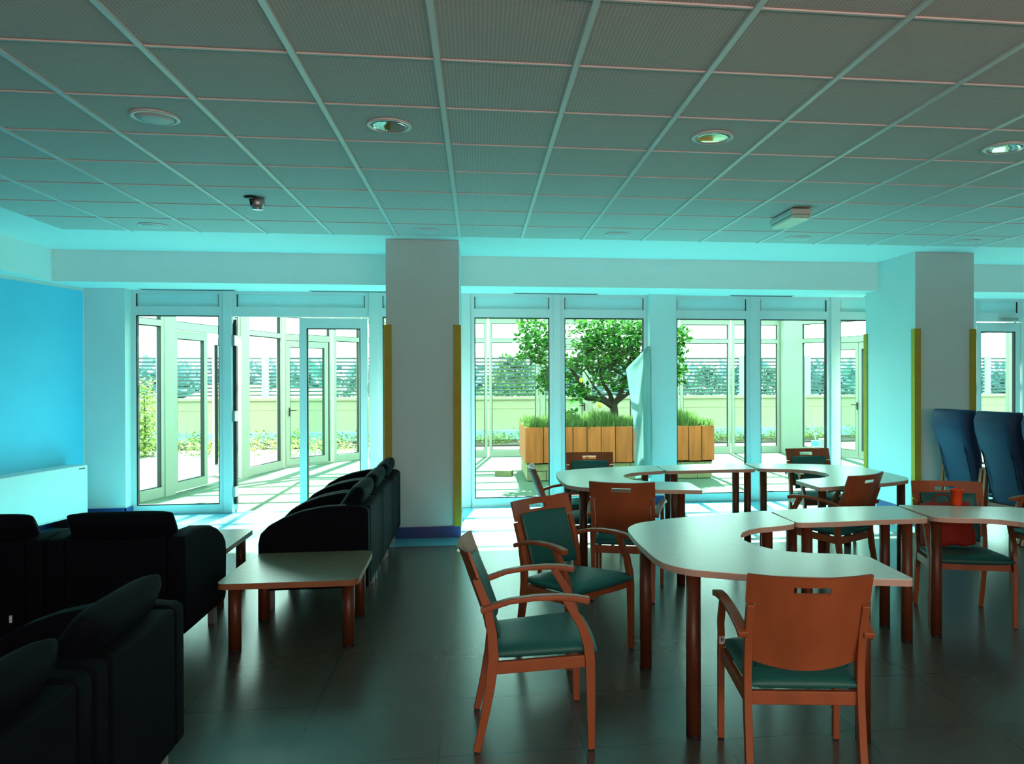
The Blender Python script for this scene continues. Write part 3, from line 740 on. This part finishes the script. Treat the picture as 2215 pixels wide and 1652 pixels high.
OB = round_poly([(0,-.215,.05),(.22,-.215,0),(.50,-.19,0),(.845,-.185,.05),(.885,.27,.05),(.45,.275,.1),(.0,.20,.05)], 4)
table('curved_table_segment', 'narrow pale table segment bridging the two nearer C-shaped tables', (1.827, 4.465), OB, [(.10,-.13),(.12,.14),(.74,-.11),(.76,.18)])
OB2 = round_poly([(0,-.235,.04),(.22,-.215,0),(.50,-.195,0),(.84,-.20,.04),(.875,.27,.05),(.42,.275,.1),(.0,.215,.05)], 4)
table('curved_table_segment', 'narrow pale table segment bridging the two far C-shaped tables', (1.687, 6.985), OB2, [(.09,-.13),(.10,.14),(.70,-.05),(.80,-.09)])
# low coffee tables
OC = round_poly([(-.40,-.39,.07),(.40,-.39,.07),(.385,.39,.07),(-.385,.39,.07)], 5)
lg4 = [(-.32,-.29),(.33,-.29),(.31,.29),(-.31,.29)]
table('coffee_table', 'low wooden coffee table in front of the row of dark armchairs', (-1.10, 5.00), OC, lg4, .42, .035, M_coffee, M_coffee_edge, .036, 'low coffee tables')
table('coffee_table', 'low wooden coffee table half hidden behind the armchairs, nearer the doorway', (-2.13, 5.90), OC, lg4, .42, .035, M_coffee, M_coffee_edge, .036, 'low coffee tables')

# ------------------------------------------------------------------ dining armchair
def make_chair(label):
    t = thing('dining_armchair', label, 'chair', group='wooden armchairs around the tables')
    def yc(z): return -.200-.125*max(0, z-.5)/.35
    # shell
    zs = [.495,.53,.58,.64,.70,.738,.743,.788,.816,.832,.852]
    us = [-1,-.85,-.65,-.46,-.29,-.1,.1,.29,.46,.65,.85,1]
    b = MB()
    for z in zs:
        wd = .198 if z <= .74 else .233
        for u in us:
            x = u*wd; zz = z
            if z < .56: zz = z-.028*(1-u*u)*(1 if z < .52 else .4)
            if z > .85: zz = z+.004*u*u
            b.v.append((x, yc(z)+.95*x*x, zz))
    n = len(us)
    for i in range(len(zs)-1):
        for j in range(n-1):
            if zs[i] >= .78 and zs[i+1] <= .82 and us[j] >= -.3 and us[j+1] <= .3: continue
            k = i*n+j; b.f.append((k, k+1, k+n+1, k+n))
    o = b.build('backrest', M_wood, t, smooth=True)
    s = o.modifiers.new('thick', 'SOLIDIFY'); s.thickness = .012; s.offset = 0
    es = o.modifiers.new('crisp', 'EDGE_SPLIT'); es.split_angle = R(45)
    # back pad on the inner face
    def fm(a, c, w_):
        x = a*.182; z = .62+c*.158
        return (x, yc(z)+.95*x*x+.022+.018*w_, z)
    MB().pillow(fm, 12, 12, 7, .4).build('back_pad', M_teal, t, smooth=True)
    def fs_(a, c, w_):
        y = .040+c*.232+(.012*(1-a*a) if c > .9 else 0); hw = .232+.018*c
        return (a*hw, y, .416+.012*c+.030*w_-.010*(c > .8)*c)
    MB().pillow(fs_, 14, 14, 6, .45).build('seat', M_teal, t, smooth=True)
    f = MB().box(-.205, .205, -.185, -.162, .325, .378).box(-.235, .235, .205, .232, .352, .402)
    f.sweep([(-.215,-.175,.352),(-.245,.22,.377)], .024, .052); f.sweep([(.215,-.175,.352),(.245,.22,.377)], .024, .052)
    f.build('seat_frame', M_wood, t, bevel=.003)
    for sx in (-1, 1):
        p = [(-.245,.0),(-.212,.14),(-.186,.28),(-.172,.40),(-.178,.50),(-.200,.62),(-.245,.734)]
        lg = MB().sweep([(sx*.216, y, z) for y, z in p], .030, [.030,.036,.042,.045,.040,.036,.030]).build('leg', M_wood, t, bevel=.003)
        MB().lathe([(.012,-.004),(.012,.004)], 12, (sx*.216,-.244,.0)).build('glide', M_dark, lg)
        q = [(.245,.0),(.243,.20),(.240,.38),(.232,.45),(.205,.53),(.165,.60),(.135,.648)]
        lg = MB().sweep([(sx*(.252+.006*(k>3)), y, z) for k, (y, z) in enumerate(q)], .028, [.030,.036,.042,.044,.038,.034,.032]).build('leg', M_wood, t, bevel=.003)
        MB().lathe([(.012,-.004),(.012,.004)], 12, (sx*.252,.245,.0)).build('glide', M_dark, lg)
        a = [(.238,-.225,.603),(.241,-.17,.622),(.250,-.10,.643),(.258,0,.655),(.264,.10,.657),(.268,.18,.650),(.270,.235,.638)]
        MB().sweep([(sx*x, y, z+.004) for x, y, z in a], .042, [.026,.024,.022,.022,.023,.026,.028]).build('armrest', M_wood, t, bevel=.005)
    return t
CH = [ # x, y, facing (degrees from +Y, counter-clockwise), label
 (.235, 3.52, -90, 'wooden armchair nearest the camera left of the near table, seen from its side'),
 (.545, 4.50, -143, 'wooden armchair behind the nearest one, turned so its teal back pad faces the camera'),
 (1.277, 3.02, -9, 'brown armchair in the foreground seen from the back, white sticker on its leg'),
 (1.09, 5.62, -17, 'wooden armchair seen from the back between the near and far table groups'),
 (.74, 6.42, -92, 'wooden armchair at the left end of the far table, seen from its side'),
 (1.07, 7.22, 176, 'wooden armchair behind the far left table in front of the planter'),
 (3.37, 7.30, 180, 'wooden armchair behind the far right table with its back to the windows'),
 (2.80, 5.78, 30, 'wooden armchair turned diagonally at the near side of the far right table'),
 (3.20, 4.79, 164, 'wooden armchair holding the red bag behind the nearer right table'),
 (4.36, 5.25, 100, 'wooden armchair cut off by the right image edge'),
]
first = None
for x, y, a, lb_ in CH:
    o = make_chair(lb_) if first is None else copy_tree(first)
    if first is None: first = o
    o.location = (x, y, .004); o.rotation_euler = (0, 0, R(a)); o['label'] = lb_
    if 'foreground' in lb_: fore = o
# sticker on the rear face of the left front leg, facing the camera
stk = MB().box(-.264, -.240, -.0008, .0, -.021, .021).build('sticker', M_paper, fore)
stk.location = (0, .2075, .445); stk['label'] = 'white sticker with blue scribble'
MB().box(-.258,-.254,-.0012,-.0008,-.012,.012).box(-.254,-.248,-.0012,-.0008,-.004,.0).box(-.250,-.246,-.0012,-.0008,-.010,.008).build('print', M_ink, stk)

# cup and bag
c = MB().lathe([(.027,0),(.029,.004),(.038,.098),(.040,.098),(.040,.104),(.037,.104),(.0345,.09),(.025,.006),(.002,.005)], 28).build('cup', M_orange, smooth=True)
c.location = (3.12, 4.70, .7555); tag(c, 'red-orange plastic cup standing on the right table', 'cup')
bgp = thing('cloth_bag', 'dark red soft cloth bag lying on the seat of the chair behind the right table', 'bag', (3.13, 4.83, .462), R(-6))
def fb(a, cc, w_): return (a*.17*(1-.06*cc), .06*w_+.03*cc+.006*math.sin(a*7+cc*5), .145+cc*.14+.006*math.sin(a*9))
MB().pillow(fb, 18, 18, 8, .4).build('body', M_red, bgp, smooth=True)
MB().tube([(-.06,.05,.28),(-.04,.06,.33),(.04,.06,.33),(.06,.05,.28)], .006, 8).build('strap', M_red, bgp, smooth=True)

# ------------------------------------------------------------------ lounge armchairs
def make_lounge(label):
    t = thing('lounge_armchair', label, 'armchair')
    W = .372
    prof = [(-.37,.14),(.33,.14),(.36,.17),(.37,.46),(.355,.53),(.30,.585),(.20,.640),(.08,.682),(-.06,.708),(-.20,.715),(-.34,.700),(-.37,.68)]
    for s in (-1, 1):
        MB().xprism(prof, min(s*W, s*(W-.10)), max(s*W, s*(W-.10))).build('arm', M_navy, t, bevel=.018, seg=3)
    MB().box(-W+.10, W-.10, -.372, -.20, .14, .695).build('backrest', M_navy, t, bevel=.02, seg=3)
    MB().box(-W+.10, W-.10, -.20, .35, .14, .30).build('base', M_navy, t, bevel=.01)
    MB().pillow(lambda a, c, w_: (a*.268, .075+c*.285, .37+.075*w_), 12, 12, 7, .4).build('seat_cushion', M_navy, t, smooth=True)
    def fh(a, c, w_):
        ang = R(32); v = c*.135; th = .068*w_*(1-.1*c)
        return (a*.285, -.235-v*math.sin(ang)+th*math.cos(ang), .710+v*math.cos(ang)+th*math.sin(ang))
    MB().pillow(fh, 14, 14, 5, .42).build('head_cushion', M_navy, t, smooth=True)
    for sx in (-1, 1):
        for sy in (-1, 1):
            MB().box(sx*.30-.022, sx*.30+.022, sy*.30-.022, sy*.30+.022, 0, .14).build('leg', M_metal, t, bevel=.002)
    return t
LA = [ # x, y, facing, label, group
 (-1.13, 5.84, 90, 'dark navy lounge armchair behind the coffee table, nearest of the three by the pillar', 'row of lounge armchairs in front of the left pillar'),
 (-1.13, 6.59, 90, 'dark navy lounge armchair, middle one of the three in front of the left pillar', 'row of lounge armchairs in front of the left pillar'),
 (-1.13, 7.34, 90, 'dark navy lounge armchair, farthest of the three, touching the left pillar', 'row of lounge armchairs in front of the left pillar'),
 (-2.03, 4.97, 0, 'black-looking lounge armchair seen from behind, right end of the row facing the cabinet', 'row of lounge armchairs seen from behind'),
 (-2.78, 4.97, 0, 'black-looking lounge armchair seen from behind at the left image edge, with a small white tag', 'row of lounge armchairs seen from behind'),
 (-1.56, 2.93, 90, 'dark lounge armchair at the bottom left, the farther of the two nearest the camera', 'pair of lounge armchairs nearest the camera'),
 (-1.56, 2.18, 90, 'dark lounge armchair in the bottom left image corner, nearest the camera', 'pair of lounge armchairs nearest the camera'),
]
f1 = None
for x, y, a, lb_, g_ in LA:
    o = make_lounge(lb_) if f1 is None else copy_tree(f1)
    if f1 is None: f1 = o
    o.location = (x, y, 0); o.rotation_euler = (0, 0, R(a)); o['label'] = lb_; o['group'] = g_
    if 'white tag' in lb_: tg = o
MB().box(.20,.215,-.375,-.3725,.25,.29).build('care_tag', M_paper, tg)

# ------------------------------------------------------------------ high-backed blue chairs
def make_high(label):
    t = thing('high_back_chair', label, 'armchair', group='blue high-backed chairs by the right pillar')
    cen = [(-.14,.22),(-.17,.40),(-.20,.55),(-.25,.72),(-.31,.90),(-.35,1.05),(-.365,1.16),(-.355,1.25)]
    hw = [.205,.21,.215,.225,.240,.252,.255,.235]; th = [.06,.07,.075,.08,.095,.105,.10,.075]
    b = MB(); n = 20
    rows = []
    for i in range(len(cen)-1):
        for k in range(4):
            u = k/4; rows.append((cen[i][0]*(1-u)+cen[i+1][0]*u, cen[i][1]*(1-u)+cen[i+1][1]*u, hw[i]*(1-u)+hw[i+1]*u, th[i]*(1-u)+th[i+1]*u))
    rows.append((*cen[-1], hw[-1], th[-1]))
    for y, z, w_, t_ in rows:
        for k in range(n):
            a = 2*math.pi*k/n; ca, sa = math.cos(a), math.sin(a)
            x = w_*math.copysign(abs(ca)**.45, ca); dy = t_*math.copysign(abs(sa)**.6, sa)
            b.v.append((x, y+dy+.5*x*x*(1 if z > .7 else .3), z))
    m = len(rows)
    b.f += [(i*n+k, i*n+(k+1)%n, (i+1)*n+(k+1)%n, (i+1)*n+k) for i in range(m-1) for k in range(n)]
    b.f += [tuple(reversed(range(n))), tuple(range((m-1)*n, m*n))]
    b.build('backrest', M_blueseat, t, smooth=True)
    for s in (-1, 1):
        MB().tube([(s*.16,-.385,.93),(s*.17,-.335,.74),(s*.165,-.265,.50)], .006, 6).build('rear_seam', M_dark, t)
    MB().pillow(lambda a, c, w_: (a*.22, .10+c*.27, .42+.07*w_), 12, 12, 7, .4).build('seat', M_blueseat, t, smooth=True)
    for s in (-1, 1):
        MB().sweep([(s*.25,-.24,.64),(s*.25,-.05,.665),(s*.25,.18,.66),(s*.25,.32,.63)], .05, .026).build('armrest', M_wood, t, bevel=.006)
        MB().sweep([(s*.25,.30,0),(s*.25,.29,.35),(s*.25,.26,.64)], .035, .045).build('leg', M_wood, t, bevel=.004)
        MB().sweep([(s*.25,-.36,0),(s*.25,-.26,.30),(s*.25,-.22,.64)], .035, .045).build('leg', M_wood, t, bevel=.004)
        MB().tube([(s*.225,-.25,.10),(s*.225,-.23,.62)], .012, 8).build('metal_strut', M_chrome, t)
    MB().box(-.24, .24, -.25, -.21, .28, .33).box(-.24, .24, .24, .28, .28, .33).box(-.24, -.21, -.25, .28, .27, .32).box(.21, .24, -.25, .28, .27, .32).build('seat_frame', M_wood, t, bevel=.004)
    return t
f2 = None
for x, y, lb_ in ((5.32, 7.63, 'blue high-backed chair, leftmost of the three and closest to the right pillar'),
                  (5.40, 7.04, 'blue high-backed chair, middle of the three beside the right pillar'),
                  (5.47, 6.45, 'blue high-backed chair cut off by the right image edge')):
    o = make_high(lb_) if f2 is None else copy_tree(f2)
    if f2 is None: f2 = o
    o.location = (x, y, 0); o.rotation_euler = (0, 0, R(-78)); o['label'] = lb_
